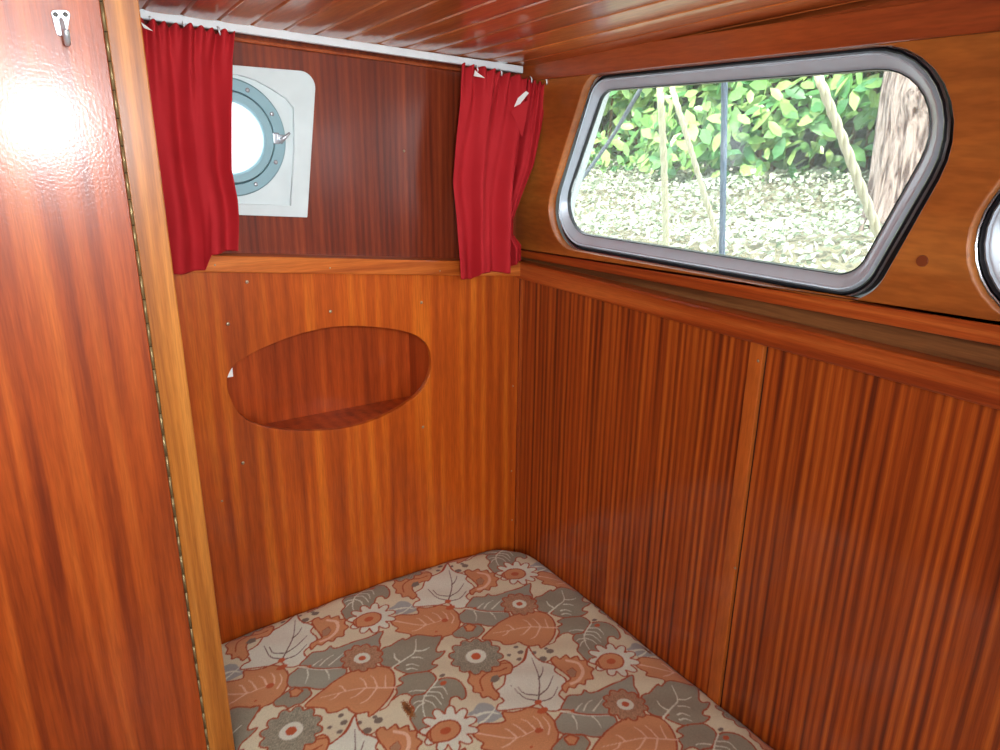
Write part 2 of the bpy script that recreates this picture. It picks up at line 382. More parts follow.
# locker box behind the oval opening
lk = bmesh.new()
add_box(lk, (-.70, .105, .33), (-.203, .112, .67)); add_box(lk, (-.70, .012, .385), (-.203, .105, .393))
add_box(lk, (-.213, .012, .33), (-.203, .105, .66)); add_box(lk, (-.70, .012, .33), (-.69, .105, .67)); add_box(lk, (-.70, .012, .655), (-.203, .112, .665))
link('wall_locker', bm_mesh('wall_locker', lk), M['panel_locker'], kind='structure')
sc_ = prism('paper_scrap', 1, [pt1(.004, 228.5, 379), pt1(.004, 233.5, 367.5), pt1(.004, 234.5, 378)], .013, .016, M['paper'], bev=0)
recenter(sc_, (-.6, .014, .54)); tag(sc_, 'tiny white paper scrap showing at the left tip of the oval locker opening', 'scrap')

# --- ledge along the top of the lower bulkhead
A = [pt1(-.014, 100, 252.8), pt1(-.014, 521, 262.5), pt1(-.014, 521, 276.5), pt1(-.014, 100, 271)]
trim_1 = prism('trim_1', 1, A, -.014, .032, M['sill_wood'], bev=.002, kind='structure')
for p in [(215, 265), (330, 268), (440, 271)]: screw(*p, 1, -.0142, trim_1, .0015)
# --- upper bulkhead with porthole
UY = .03
pc = np.array([-.561, .918])
hole = [pc + .080 * np.array([math.cos(a), math.sin(a)]) for a in np.linspace(0, 2 * math.pi, 49)[:-1]]
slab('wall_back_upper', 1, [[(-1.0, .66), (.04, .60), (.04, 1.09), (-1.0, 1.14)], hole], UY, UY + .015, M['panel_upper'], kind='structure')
box('trim_2', (-1.0, .02, 0), (-.05, UY, .006), M['beam_wood'], kind='structure')
t2 = bpy.data.objects['trim_2']
for v in t2.data.vertices: v.co.z += 1.046 - (v.co.x + .25) * .05
screw(404, 151, 1, UY - .0005, bpy.data.objects['wall_back_upper'], .0025)
# --- white curtain track
p0, p1 = on(1, -.012, 100, 8.5), on(1, -.012, 521, 70.2)
bm = bmesh.new(); add_box(bm, (0, -.02, -.0060), (1, -.008, .0066), .0015)
for v in bm.verts:
    u = v.co.x; v.co.x = p0[0] + (p1[0] - p0[0]) * u; v.co.z += p0[2] + (p1[2] - p0[2]) * u
trk = link('curtain_track', bm_mesh('curtain_track', bm), M['white_rail'])
recenter(trk, ((p0 + p1) / 2).tolist()); tag(trk, 'long white plastic curtain track running along the top of the back bulkhead', 'curtain rail')
bm = bmesh.new(); add_box(bm, (-.078, -.023, 1.056), (-.058, -.010, 1.068), .001)
cl = link('track_clip', bm_mesh('track_clip', bm), M['white_rail'], trk)

# --- right side: lower panels, batten, capping rail, recessed strip, trim
zr = lambda y: .66
by0, by1 = -.606, -.583
w1 = prism('wall_right', 0, [(0.012, -.45), (by1 - .01, -.45), (by1 - .01, .66), (.012, .66)], 0.0, .012, M['panel_side'], bev=0, kind='structure')
box('wall_right_joint', (.004, by0 - .006, -.3), (.011, by0 + .002, .655), M['gap'], kind='structure', bev=0)
w2 = prism('wall_right_aft', 0, [(by0 - .004, -.45), (-3.0, -.45), (-3.0, .66), (by0 - .004, .66)], .001, .012, M['panel_side'], bev=0, kind='structure')
tr3 = prism('trim_3', 0, [(by0, -.2), (by1, -.2), (by1, .655), (by0, .655)], -.004, .006, M['batten_wood'], bev=.0012, kind='structure')
for p in [(758, 361), (735, 568)]: screw(*p, 0, -.0042, tr3, .0022)
box('trim_4', (-.006, -.006, -.2), (.004, .004, .655), M['panel_side'], kind='structure', bev=.001)
# capping rail: rounded top
rp = [pt0(-.014, 521, 262.5), pt0(-.014, 692, 304), pt0(-.014, 1000, 379)]
rb = [pt0(-.014, 521, 277.8), pt0(-.014, 761, 345.6), pt0(-.014, 1000, 407.7)]
ztop = lambda y: .6835; zbot = lambda y: .6495
prism('trim_5', 0, [(.02, .6475), (-3.0, .6475), (-3.0, .6830), (.02, .6830)], -.014, .020, M['rail_wood'], bev=.004, kind='structure')
prism('trim_6', 0, [(.03, .66), (-3.0, .66), (-3.0, .776), (.03, .697)], .0145, .0235, M['rough_wood'], bev=.001, kind='structure')
def zt(y): return .7045 + (-y) * .0345     # top of window trim
def zb_(y): return .690 + (-y) * .026
prism('trim_7', 0, [(.03, zb_(.03)), (-1.6, zb_(-1.6)), (-3.0, .75), (-3.0, .80), (-1.6, zt(-1.6)), (.03, zt(.03))], 0.0, .014, M['rail_wood'], bev=.0015, kind='structure')
# --- window panel with openings for two windows
WX = .028     # window frame plane
oTL, oBL, oBR, oTR = (-.182, 1.0265), (-.030, .721), (-.748, .7255), (-.853, 1.026)
opening = fillet([pt0(0, 586, 74), pt0(0, 534, 243.5), pt0(0, 867, 305), pt0(0, 1022, 30)], [.045, .075, .055, .115])
open2 = fillet([(-.920, 1.005), (-.783, .735), (-1.45, .735), (-1.45, 1.005)], [.08, .10, .06, .06])
zlow = lambda y: .7055 + (-y) * .0345
wp = slab('wall_right_upper', 0, [[(.03, zlow(.03)), (-1.6, zlow(-1.6)), (-3.0, .80), (-3.0, 1.2), (-1.0, 1.07), (.03, 1.05)], opening, open2], 0.002, .020, M['window_wood'], bev=.0015, kind='structure')
pl = on(0, .001, 922, 261); bm = bmesh.new(); bmesh.ops.create_cone(bm, cap_ends=True, segments=24, radius1=.0068, radius2=.0062, depth=.002)
bmesh.ops.rotate(bm, verts=bm.verts[:], matrix=Matrix.Rotation(-math.pi / 2, 3, 'Y')); bmesh.ops.translate(bm, verts=bm.verts[:], vec=pl.tolist())
link('wood_plug', bm_mesh('wood_plug', bm), M['plug_wood'], wp)
# outer skin between panel and window (hides the cavity)
def window(name, outer_px, radii, inner_px, iradii, world=False, outer=None, inner=None):
    root = empty(name, (WX, 0, 0)); root['kind'] = 'structure'
    ol = fillet([pt0(WX, *p) for p in outer_px] if outer is None else outer, radii)
    il = fillet([pt0(WX, *p) for p in inner_px] if inner is None else inner, iradii)
    n = len(ol)
    def mix(t): return [np.array(a) * (1 - t) + np.array(b) * t for a, b in zip(ol, il)]
    def band(nm, t0, t1, d0, d1, mat, dm=None):
        ts = [(t0, d0), ((t0 + t1) / 2, dm if dm is not None else (d0 + d1) / 2), (t1, d1)]
        v = []; f = []
        for (t, d) in ts:
            for p in mix(t): v.append((WX + d, p[0], p[1]))
        for r in range(2):
            for i in range(n): f.append((r * n + i, r * n + (i + 1) % n, (r + 1) * n + (i + 1) % n, (r + 1) * n + i))
        return v, f
    def part(nm, bands, mat):
        V, Fc = join_vf(bands); me = mesh(nm, V, Fc)
        bm = bmesh.new(); bm.from_mesh(me); bmesh.ops.remove_doubles(bm, verts=bm.verts[:], dist=1e-6); bmesh.ops.recalc_face_normals(bm, faces=bm.faces[:]); bm.to_mesh(me); bm.free()
        o = link(nm, me, mat, None, smooth=True); me.set_sharp_from_angle(angle=math.radians(40)); o.parent = root; o.matrix_parent_inverse = Matrix.Translation(root.location).inverted()
        return o
    part('outer_seal', [band('', -.10, .0, .012, .0, M['alu'], .0), band('', .0, .20, 0, 0, M['rubber'], -.004)], M['rubber'])
    part('outer_lip', [band('', -.07, .015, .0, -.003, M['alu'], -.004)], M['alu_bright'])
    part('aluminium_frame', [band('', .19, .30, -.001, -.006, 0), band('', .30, .42, -.006, -.003, 0, -.003), band('', .42, .92, -.003, .010, 0), ], M['alu'])
    part('inner_seal', [band('', .91, 1.0, .009, .016, 0, .008)], M['rubber'])
    sl = slab('pane', 0, [mix(.99)], WX + .014, WX + .018, M['glass']); sl.parent = root; sl.matrix_parent_inverse = Matrix.Translation(root.location).inverted()
    return root
window('window_1', [(597, 76), (547.5, 243.6), (863, 300), (1019, 30.5)], [.043, .075, .055, .125],
       [(599, 91), (552, 229.5), (850, 276), (969, 63)], [.030, .060, .040, .075])
window('window_2', None, [.08, .096, .055, .055], None, [.06, .072, .04, .04],
       outer=[(-.918, 1.0), (-.783, .737), (-1.44, .737), (-1.44, 1.0)], inner=[(-.935, .975), (-.827, .763), (-1.41, .763), (-1.41, .975)])
# hull skin outside round the windows
slab('wall_hull', 0, [[(.12, .55), (-3.0, .55), (-3.0, 1.25), (.12, 1.25)],
      fillet([pt0(WX, *p) for p in [(599, 80), (551, 239), (860, 294), (1008, 39)]], [.04, .055, .045, .08]),
      fillet([(-.925, .99), (-.800, .748), (-1.43, .748), (-1.43, .99)], [.07, .085, .05, .05])], WX + .014, WX + .034, M['white_paint'], kind='structure')
# --- beam shelf at the top of the right side
prism('trim_8', 0, [(.03, 1.0285), (-3.0, 1.0285), (-3.0, 1.066), (.03, 1.0665)], -.006, .1, M['beam_wood'], bev=.0015, kind='structure')

prism('trim_10', 0, [(.03, 1.05), (-3.0, 1.05), (-3.0, 1.17), (.03, 1.09)], .022, .026, M['beam_wood'], bev=0, kind='structure')
# --- planked deckhead
def ceiling():
    V = []; prof = []
    seams = sorted([-.619, -.569, -.521, -.471, -.422, -.371, -.3155, -.266, -.214, -.157, -.096, -.04, .015, .07, .125] + [-.619 - .05 * k for k in range(1, 27)])
    for a, b in zip(seams[:-1], seams[1:]):
        w = b - a
        for u, dz in [(0, .005), (.0012 / w, .005), (.0030 / w, .0006), (.25, -.0002), (.5, -.0004), (.75, -.0002), (1 - .0030 / w, .0006), (1 - .0012 / w, .005)]:
            prof.append((a + w * u, dz))
    ys = [.045, -.6, -1.2, -1.8, -2.4, -3.05]; n = len(prof); f = []
    for y in ys:
        for x, dz in prof: V.append((x + .029 * y, y, CZ0 + CSL * (x + .014) - .035 * y + dz))
    for r in range(len(ys) - 1):
        for i in range(n - 1): f.append((r * n + i, (r + 1) * n + i, (r + 1) * n + i + 1, r * n + i + 1))
    # top skin
    k = len(V)
    for y in (ys[0], ys[-1]):
        for x in (prof[0][0], prof[-1][0]): V.append((x + .029 * y, y, CZ0 + CSL * (x + .014) - .035 * y + .04))
    f.append((k, k + 1, k + 3, k + 2))
    me = mesh('ceiling', V, f); me.materials.append(M['ceiling_wood'])
    # tone of each plank differs a little
    o = link('ceiling', me, None, kind='structure'); return o
ceiling()

# --- door, post, rest of the cabin
door = box('door_1', (-1.42, GY, -.43), (-.7505, GY + .02, 1.12), M['panel_door'], kind='structure', bev=.001)
post = box('trim_9', (-.7475, GY - .001, -.45), (-.712, GY + .032, 1.12), M['post_wood'], kind='structure', bev=.0015)
# piano hinge in the joint
hv = []
for k in range(52):
    z0 = -.42 + k * .0295
    hv.append(tube_mesh([(-.749, GY - .0006, z0), (-.749, GY - .0006, z0 + .0282)], .0017, 8))
V, Fc = join_vf(hv); link('piano_hinge', mesh('piano_hinge', V, Fc), M['hinge_brass'], door, smooth=True)
box('door_edge', (-.7508, GY + .004, -.43), (-.7472, GY + .02, 1.1), M['gap'], door, bev=0)
prism('wall_partition', 1, [(-1.9, -.45), (-1.424, -.45), (-1.424, 1.16), (-1.9, 1.16)], GY, GY + .02, M['panel_door'], bev=0, kind='structure')
prism('wall_berth', 0, [(GY + .03, -.45), (.012, -.45), (.012, 1.1), (GY + .03, 1.12)], -.735, -.723, M['panel_back'], bev=0, kind='structure')
box('floor', (-1.9, -3.0, -.48), (.03, .03, -.45), M['floor_wood'], kind='structure', bev=0)
slab('wall_left', 0, [[(GY + .02, -.45), (-3.0, -.45), (-3.0, 1.26), (GY + .02, 1.16)], [(-1.35, .70), (-2.05, .70), (-2.05, 1.0), (-1.35, 1.0)]], -1.92, -1.9, M['panel_side'], kind='structure')  # unseen wall; its opening is added to go with the side fill lamp
slab('wall_aft', 1, [[(-1.92, -.45), (.05, -.45), (.05, 1.2), (-1.92, 1.26)], [(-.90, .82), (-.52, .82), (-.52, 1.08), (-.90, 1.08)]], -3.02, -3.0, M['panel_back'], kind='structure')  # unseen wall; its window opening is assumed, cut for the aft area light
# berth base under the mattress
box('berth_base', (-.7105, -1.10, -.45), (-.001, -.002, -.085), M['panel_back'], kind='structure', bev=.002)

# --- coat hook on the door
hk = empty('coat_hook', (-.790, GY, 1.028))
P = [pt1(GY - .002, *p) for p in [(50, 10), (71, 10), (67, 36), (57, 36)]]
slab('back_plate', 1, [fillet(P, [.004, .004, .003, .003])], GY - .0035, GY, M['chrome'], hk, bev=.0006)
for (a, b) in [(55.5, 14.5), (65.5, 14.5)]: screw(a, b, 1, GY - .0036, hk, .0024, mat=M['dark_metal'])
c0 = np.array([*pt1(GY, 61, 20)])
pp = [(c0[0], GY - .002, c0[1] + .001), (c0[0], GY - .008, c0[1] - .003), (c0[0] + .0005, GY - .011, c0[1] - .012), (c0[0] + .001, GY - .014, c0[1] - .021), (c0[0] + .001, GY - .021, c0[1] - .0245), (c0[0] + .001, GY - .026, c0[1] - .019), (c0[0] + .001, GY - .0275, c0[1] - .012)]
sp = smooth_path(pp, 5); tube('hook', sp, [.0020 + .0012 * min(1, i / len(sp) * 1.3) for i in range(len(sp))], M['chrome'], hk, 12)
tag(hk, 'small chrome coat hook with two screws near the top of the varnished door', 'hook')

# --- porthole
ph = empty('window_3', (pc[0], UY, pc[1])); ph['kind'] = 'structure'
BY = .016
bo = [pt1(BY, 316.5, 72), pt1(BY, 307.5, 217.5), pt1(BY, 150, 212), pt1(BY, 150, 58)]
def circ(r, n=64, c=pc): return [np.array(c) + r * np.array([math.cos(a), math.sin(a)]) for a in np.linspace(0, 2 * math.pi, n, endpoint=False)]
bl = fillet(bo, [.024, .002, .002, .02])
slab('backing_board', 1, [bl, circ(.078)], BY + .008, UY, M['white_paint'], ph, bev=.0006)
rec = [pt1(BY, *p) for p in [(291, 205.5), (294.5, 150), (294, 108), (286, 98), (272, 89), (256, 80), (238, 74.5), (215, 76), (190, 88), (176, 110), (175, 150), (176, 202)]]
slab('raised_border', 1, [bl, rec], BY, BY + .009, M['white_paint'], ph, bev=.0008)
RY = BY + .006
def lathe_ring(name, prof, mat, parent, n=96):
    v = []; f = []; m = len(prof)
    for i in range(n):
        a = 2 * math.pi * i / n
        for r, y in prof: v.append((pc[0] + r * math.cos(a), y, pc[1] + r * math.sin(a)))
    for i in range(n):
        for j in range(m): f.append((i * m + j, i * m + (j + 1) % m, ((i + 1) % n) * m + (j + 1) % m, ((i + 1) % n) * m + j))
    me = mesh(name, v, f); bm = bmesh.new(); bm.from_mesh(me); bmesh.ops.recalc_face_normals(bm, faces=bm.faces[:]); bm.to_mesh(me); bm.free()
    o = link(name, me, mat, parent, smooth=True); me.set_sharp_from_angle(angle=math.radians(35)); return o
flange = lathe_ring('flange', [(.071, RY + .02), (.071, RY - .003), (.0725, RY - .006), (.0885, RY - .006), (.0905, RY - .004), (.0905, RY + .004)], M['grey_ring'], ph)
lathe_ring('opening_rim', [(.0545, RY + .012), (.0545, RY - .007), (.057, RY - .0105), (.0685, RY - .0105), (.0702, RY - .008), (.0702, RY + .012)], M['grey_ring'], ph)
slab('pane', 1, [circ(.0555)], RY + .000, RY + .005, M['dirty_glass'], ph)
for a in [64, 28, -28, -64, 100, 152, -152, -100]:
    x, z = pc[0] + .080 * math.cos(math.radians(a)), pc[1] + .080 * math.sin(math.radians(a))
    bm = bmesh.new(); bmesh.ops.create_uvsphere(bm, u_segments=12, v_segments=8, radius=.0036)
    for v in bm.verts: v.co.y *= .6
    bmesh.ops.translate(bm, verts=bm.verts[:], vec=(x, RY - .0065, z)); link('bolt', bm_mesh('bolt', bm), M['chrome'], ph, smooth=True)
dg = bmesh.new(); cx, cz = pc[0] + .077, pc[1] + .0
add_box(dg, (cx - .009, RY - .012, cz - .009), (cx + .002, RY - .004, cz + .009), .002)
add_box(dg, (cx - .002, RY - .016, cz - .004), (cx + .010, RY - .008, cz + .006), .002)
dog = link('locking_dog', bm_mesh('locking_dog', dg), M['chrome'], ph)
tube('wing_nut', [(cx + .001, RY - .014, cz - .006), (cx + .006, RY - .018, cz), (cx + .016, RY - .022, cz + .009)], [.004, .0035, .0018], M['chrome'], dog, 10)

# ================================================================ MATTRESS
MZ = .035
def mp(px, py): p = on(2, MZ, px, py); return p[:2]
LA = np.array([.3315, -.013]); LB = np.array([-.010, -.3195]); O0 = mp(476, 658)
LM = np.linalg.inv(np.array([LA, LB]).T)
T4 = lambda L: [mp(220 + x / 5, 600 + y / 5) for x, y in L]
T5 = lambda L: [mp(360 + x / 5, 540 + y / 5) for x, y in L]
T6 = lambda L: [mp(380 + x / 5.556, 620 + y / 5.556) for x, y in L]
K = {'cream': (222, 222, 190), 'orange': (210, 154, 106), 'grey': (154, 155, 134), 'lgrey': (160, 166, 148), 'line': (172, 84, 46),
     'white': (226, 238, 220), 'vein': (108, 90, 78), 'dot': (196, 100, 58), 'pale': (168, 180, 176), 'pink': (238, 206, 176), 'tan': (176, 140, 108), 'dgrey': (128, 120, 106)}
NX, NY = 420, 410
def tile():
    s, t = np.meshgrid((np.arange(NX) + .5) / NX - .5, (np.arange(NY) + .5) / NY - .5)
    img = np.zeros((NY, NX, 3)); img[:] = s2l(K['cream'])[:3]
    def inst(ctr):
        c = LM @ (np.array(ctr) - O0); c0 = np.round(c)
        for i in (-1, 0, 1):
            for j in (-1, 0, 1):
                yield s + c0[0] + i, t + c0[1] + j
    def xy(a, b): return O0[0] + a * LA[0] + b * LB[0], O0[1] + a * LA[1] + b * LB[1]
    def segd(X, Y, p, q):
        d = q - p; L = d @ d + 1e-12; u = np.clip(((X - p[0]) * d[0] + (Y - p[1]) * d[1]) / L, 0, 1)
        return np.hypot(X - p[0] - u * d[0], Y - p[1] - u * d[1]), u
    def poly(P, fill, line='line', w=.0030, tex=0):
        P = [np.array(p) for p in P]; P2 = smooth_loop(P, 3) if len(P) > 6 else P; c = np.mean(P, 0)
        for a, b in inst(c):
            X, Y = xy(a, b); bb = np.array(P2); 
            mk = (X > bb[:, 0].min() - .006) & (X < bb[:, 0].max() + .006) & (Y > bb[:, 1].min() - .006) & (Y < bb[:, 1].max() + .006)
            if not mk.any(): continue
            x = X[mk]; y = Y[mk]; ins = np.zeros(x.shape, bool); dm = np.full(x.shape, 9.)
            for i in range(len(P2)):
                p, q = P2[i - 1], P2[i]
                if abs(q[1] - p[1]) > 1e-12:
                    cr = ((p[1] > y) != (q[1] > y)) & (x < (q[0] - p[0]) * (y - p[1]) / (q[1] - p[1]) + p[0]); ins ^= cr
                dm = np.minimum(dm, segd(x, y, p, q)[0])
            sub = img[mk]
            if fill:
                col = np.array(s2l(K[fill])[:3])
                if tex: 
                    rr = np.random.RandomState(3).rand(len(x)); cc = col[None] * (1 + tex * (rr[:, None] - .5))
                    sub[ins] = cc[ins]
                else: sub[ins] = col
            if line: sub[dm < w * .5 + 0] = s2l(K[line])[:3]
            img[mk] = sub
    def line(P, col, w=.0016, taper=True):
        P = [np.array(p) for p in smooth_path(P, 4)] if len(P) > 2 else [np.array(p) for p in P]; n = len(P) - 1; c = np.mean(P, 0)
        for a, b in inst(c):
            X, Y = xy(a, b); bb = np.array(P)
            mk = (X > bb[:, 0].min() - .006) & (X < bb[:, 0].max() + .006) & (Y > bb[:, 1].min() - .006) & (Y < bb[:, 1].max() + .006)
            if not mk.any(): continue
            x = X[mk]; y = Y[mk]; hit = np.zeros(x.shape, bool)
            for i in range(n):
                d, u = segd(x, y, P[i], P[i + 1]); ww = w * (1 - .6 * (i + u) / n) if taper else w; hit |= d < ww * .6
            sub = img[mk]; sub[hit] = s2l(K[col])[:3]; img[mk] = sub
    def flower(c, R, n, fill, lobes=.12, ry=1.0, tex=0, rot=0.2, line_='line', w=.0028):
        P = []
        for k in range(n * 8):
            a = 2 * math.pi * k / (n * 8); r = R * (1.03 - lobes * (1 - abs(math.cos(n * a / 2 + rot)) ** .7) * 1.6)
            P.append((c[0] + r * math.cos(a), c[1] + r * ry * math.sin(a)))
        poly(P, fill, line_, w, tex)
    def blob(c, rx, ry, col, ln=None, w=.0016): poly([(c[0] + rx * math.cos(a), c[1] + ry * math.sin(a)) for a in np.linspace(0, 2 * math.pi, 16)[:-1]], col, ln, w)
    # grounds: white leaf with dark veins
    W1 = T5([(435, 122), (455, 150), (478, 168), (535, 185), (530, 207), (570, 235), (558, 262), (530, 290), (553, 318), (520, 345), (470, 345), (440, 322), (400, 335), (330, 343), (268, 345), (275, 325), (300, 312), (270, 282), (310, 255), (330, 212), (385, 182), (412, 160)])
    poly(W1, 'white')
    for L in [[(440, 318), (460, 235), (445, 160)], [(436, 310), (385, 300), (340, 258)], [(440, 316), (500, 300), (532, 262)], [(450, 290), (490, 265), (520, 225)], [(458, 235), (478, 212), (485, 190)], [(440, 290), (390, 285), (365, 262)]]:
        line(T5(L), 'vein', .0024)
    # pale grey brushed flowers
    poly(T6([(485, 545), (520, 520), (545, 485), (580, 478), (620, 490), (655, 525), (690, 545), (660, 565), (600, 590), (545, 592), (520, 560)]), 'pale', None)
    line(T6([(500, 560), (600, 530), (660, 540)]), 'white', .005); line(T6([(560, 590), (600, 560), (640, 510)]), 'white', .004)
    # grey leaf behind (G2) and its curling twin
    poly(T6([(60, 470), (95, 425), (90, 392), (128, 372), (105, 350), (150, 325), (200, 312), (270, 303), (312, 338), (292, 380), (245, 425), (185, 445), (150, 430), (105, 440)]), 'grey', tex=.15)
    poly(T6([(320, 352), (370, 340), (430, 350), (470, 390), (478, 440), (455, 465), (430, 445), (395, 455), (385, 500), (388, 530), (330, 560), (300, 600), (292, 660), (262, 667), (210, 640), (180, 590), (168, 560), (190, 520), (165, 480), (190, 440), (250, 425), (290, 380)]), 'grey', tex=.15)
    for L in [[(320, 352), (250, 440), (240, 520), (268, 590)], [(245, 440), (300, 440), (345, 490)], [(250, 465), (290, 480), (310, 510)], [(245, 480), (215, 500), (195, 530)], [(270, 415), (330, 420), (352, 460)], [(290, 390), (350, 390), (375, 430)], [(250, 410), (200, 410), (160, 420)], [(235, 470), (205, 475), (185, 490)]]:
        line(T6(L), 'white', .0024)
    blob(T6([(352, 368)])[0], .006, .0045, 'dot'); blob(T6([(347, 327)])[0], .0055, .0035, 'dgrey')
    # orange leaf L2 (beneath white leaf)
    poly(T5([(148, 412), (175, 400), (200, 388), (262, 386), (294, 378), (286, 352), (330, 352), (370, 345), (400, 335), (450, 343), (490, 375), (502, 412), (490, 450), (460, 480), (420, 495), (408, 512), (390, 490), (340, 500), (262, 502), (250, 483), (180, 472), (192, 455), (165, 440)]), 'orange')
    for L in [[(160, 420), (240, 430), (330, 438), (420, 410)], [(330, 436), (300, 410), (285, 405)], [(370, 425), (340, 400), (320, 390)], [(330, 438), (290, 460), (260, 468)], [(410, 410), (385, 385), (360, 375)], [(460, 425), (470, 395), (450, 365)], [(440, 405), (430, 380), (410, 365)]]:
        line(T5(L), 'pink', .0026)
    blob(T5([(424, 413)])[0], .007, .0055, 'dot'); blob(T5([(440, 316)])[0], .0065, .0055, 'dot'); blob(T5([(452, 345)])[0], .010, .006, 'dot')
    blob(T5([(382, 470)])[0], .003, .002, 'dot')
    # grey leaf G1
    poly(T6([(0, 200), (20, 175), (60, 163), (95, 140), (130, 120), (142, 128), (200, 95), (300, 105), (342, 100), (332, 140), (312, 180), (325, 195), (362, 188), (335, 222), (302, 240), (290, 262), (322, 268), (270, 300), (200, 312), (150, 320), (80, 290), (105, 272), (70, 285), (20, 275), (0, 255)]), 'grey', tex=.2)
    for L in [[(70, 285), (140, 235), (195, 190), (200, 120)], [(195, 188), (240, 185), (275, 170)], [(180, 225), (215, 222), (240, 228)], [(110, 250), (85, 230), (80, 205)], [(150, 270), (180, 262), (215, 272)], [(150, 295), (180, 288), (210, 295)]]:
        line(T6(L), 'white', .003)
    # light grey leaves around the small flower
    poly(T5([(528, 342), (548, 315), (570, 292), (622, 287), (640, 270), (660, 280), (700, 272), (740, 256), (800, 235), (853, 212), (850, 250), (862, 275), (850, 320), (780, 350), (690, 358), (600, 356), (560, 345)]), 'lgrey')
    poly(T5([(495, 382), (515, 365), (535, 352), (600, 358), (700, 358), (745, 365), (742, 400), (690, 430), (640, 437), (590, 428), (540, 430), (502, 415)]), 'lgrey')
    for L in [[(530, 350), (620, 362), (720, 360)], [(570, 362), (582, 385), (580, 412)], [(620, 345), (640, 320), (665, 305)], [(590, 345), (605, 330), (620, 320)], [(660, 345), (690, 318), (710, 300)], [(650, 362), (670, 380), (680, 400)]]:
        line(T5(L), 'white', .0022)
    blob(T5([(574, 347)])[0], .004, .003, 'dot')
    # curled petals in grey under the leaf
    poly(T5([(462, 477), (485, 455), (510, 438), (530, 425), (570, 430), (600, 432), (622, 455), (608, 475), (590, 492), (565, 495), (540, 507), (515, 495), (480, 495)]), 'grey', tex=.25)
    poly(T5([(520, 440), (545, 428), (580, 440), (560, 462), (535, 462)]), 'orange')
    # orange leaf L1
    poly(T5([(608, 502), (650, 455), (680, 430), (700, 413), (760, 380), (830, 356), (900, 355), (950, 375), (975, 420), (972, 470), (942, 517), (905, 547), (893, 530), (850, 537), (815, 525), (795, 512), (760, 525), (718, 528), (700, 512), (650, 507)]), 'orange')
    for L in [[(985, 437), (900, 436), (840, 438), (740, 455), (665, 470)], [(860, 437), (835, 410), (815, 400)], [(905, 436), (880, 405), (860, 390)], [(850, 440), (820, 470), (800, 478)], [(900, 440), (880, 480), (850, 500)], [(770, 450), (745, 430), (730, 428)], [(745, 455), (730, 472), (710, 480)], [(940, 437), (930, 410), (925, 390)]]:
        line(T5(L), 'pink', .0026)
    # orange half flower with scallops
    poly(T5([(522, 165), (545, 152), (562, 160), (590, 146), (605, 158), (635, 150), (645, 165), (672, 165), (672, 182), (695, 195), (680, 210), (685, 232), (655, 235), (645, 252), (620, 248), (600, 265), (578, 262), (560, 282), (548, 262), (570, 245), (590, 232), (560, 205), (540, 190)]), 'orange')
    line(T5([(590, 165), (635, 175), (648, 205), (625, 235), (590, 250)]), 'pink', .005, False)
    poly(T5([(580, 205), (605, 190), (622, 205), (612, 225), (590, 228)]), 'tan', 'line', .0012)
    # curled orange flower
    poly(T5([(163, 245), (175, 225), (172, 205), (195, 205), (205, 188), (235, 190), (250, 176), (290, 182), (330, 168), (358, 185), (345, 215), (315, 222), (285, 235), (262, 250), (268, 270), (285, 290), (265, 310), (240, 295), (215, 300), (205, 283), (180, 280), (182, 262)]), 'orange')
    line(T5([(220, 275), (215, 240), (250, 215), (300, 208), (335, 195)]), 'line', .0022, False); poly(T5([(255, 245), (265, 228), (290, 222), (298, 238), (275, 248)]), 'dgrey', None)
    # big grey flower
    cA = mp(476, 658); flower(cA, .0475, 12, 'grey', .15, tex=.9); blob(cA, .0185, .0175, 'white'); blob(cA, .0090, .0085, 'dot')
    cB = mp(519.5, 604); flower(cB, .036, 11, 'tan', .15, tex=.8, rot=1); blob(cB, .0145, .0135, 'white'); blob(cB, .0065, .006, 'dot')
    # white petalled flower with orange eye
    cC = mp(*(np.array([380, 620]) + np.array([385, 620]) / 5.556)); flower(cC, .045, 11, 'white', .26, rot=.7)
    cC2 = mp(*(np.array([380, 620]) + np.array([365, 632]) / 5.556)); poly([(cC2[0] + .024 * math.cos(a) - (.006 if math.cos(a) < -.8 else 0), cC2[1] + .020 * math.sin(a)) for a in np.linspace(0, 2 * math.pi, 18)[:-1]], 'orange')
    blob(cC2, .009, .007, 'dot')
    # spots and field outlines
    for x, y, r in [(745, 582, .004), (780, 540, .0045), (802, 566, .006), (795, 600, .005), (950, 560, .0075), (915, 600, .0075), (930, 548, .004), (870, 570, .005)]:
        blob(T5([(x, y)])[0], r, r * .8, 'dgrey')
    line(T5([(840, 538), (825, 600), (790, 630), (765, 642), (750, 622), (700, 628)]), 'line', .0022, False)
    line(T5([(845, 540), (862, 572), (895, 605), (925, 618), (960, 600)]), 'line', .0022, False)
    line(T6([(290, 690), (280, 660), (282, 620)]), 'line', .002, False)
    line(T6([(60, 470), (40, 500), (0, 520)]), 'line', .002, False)
    return img
TILE = tile()
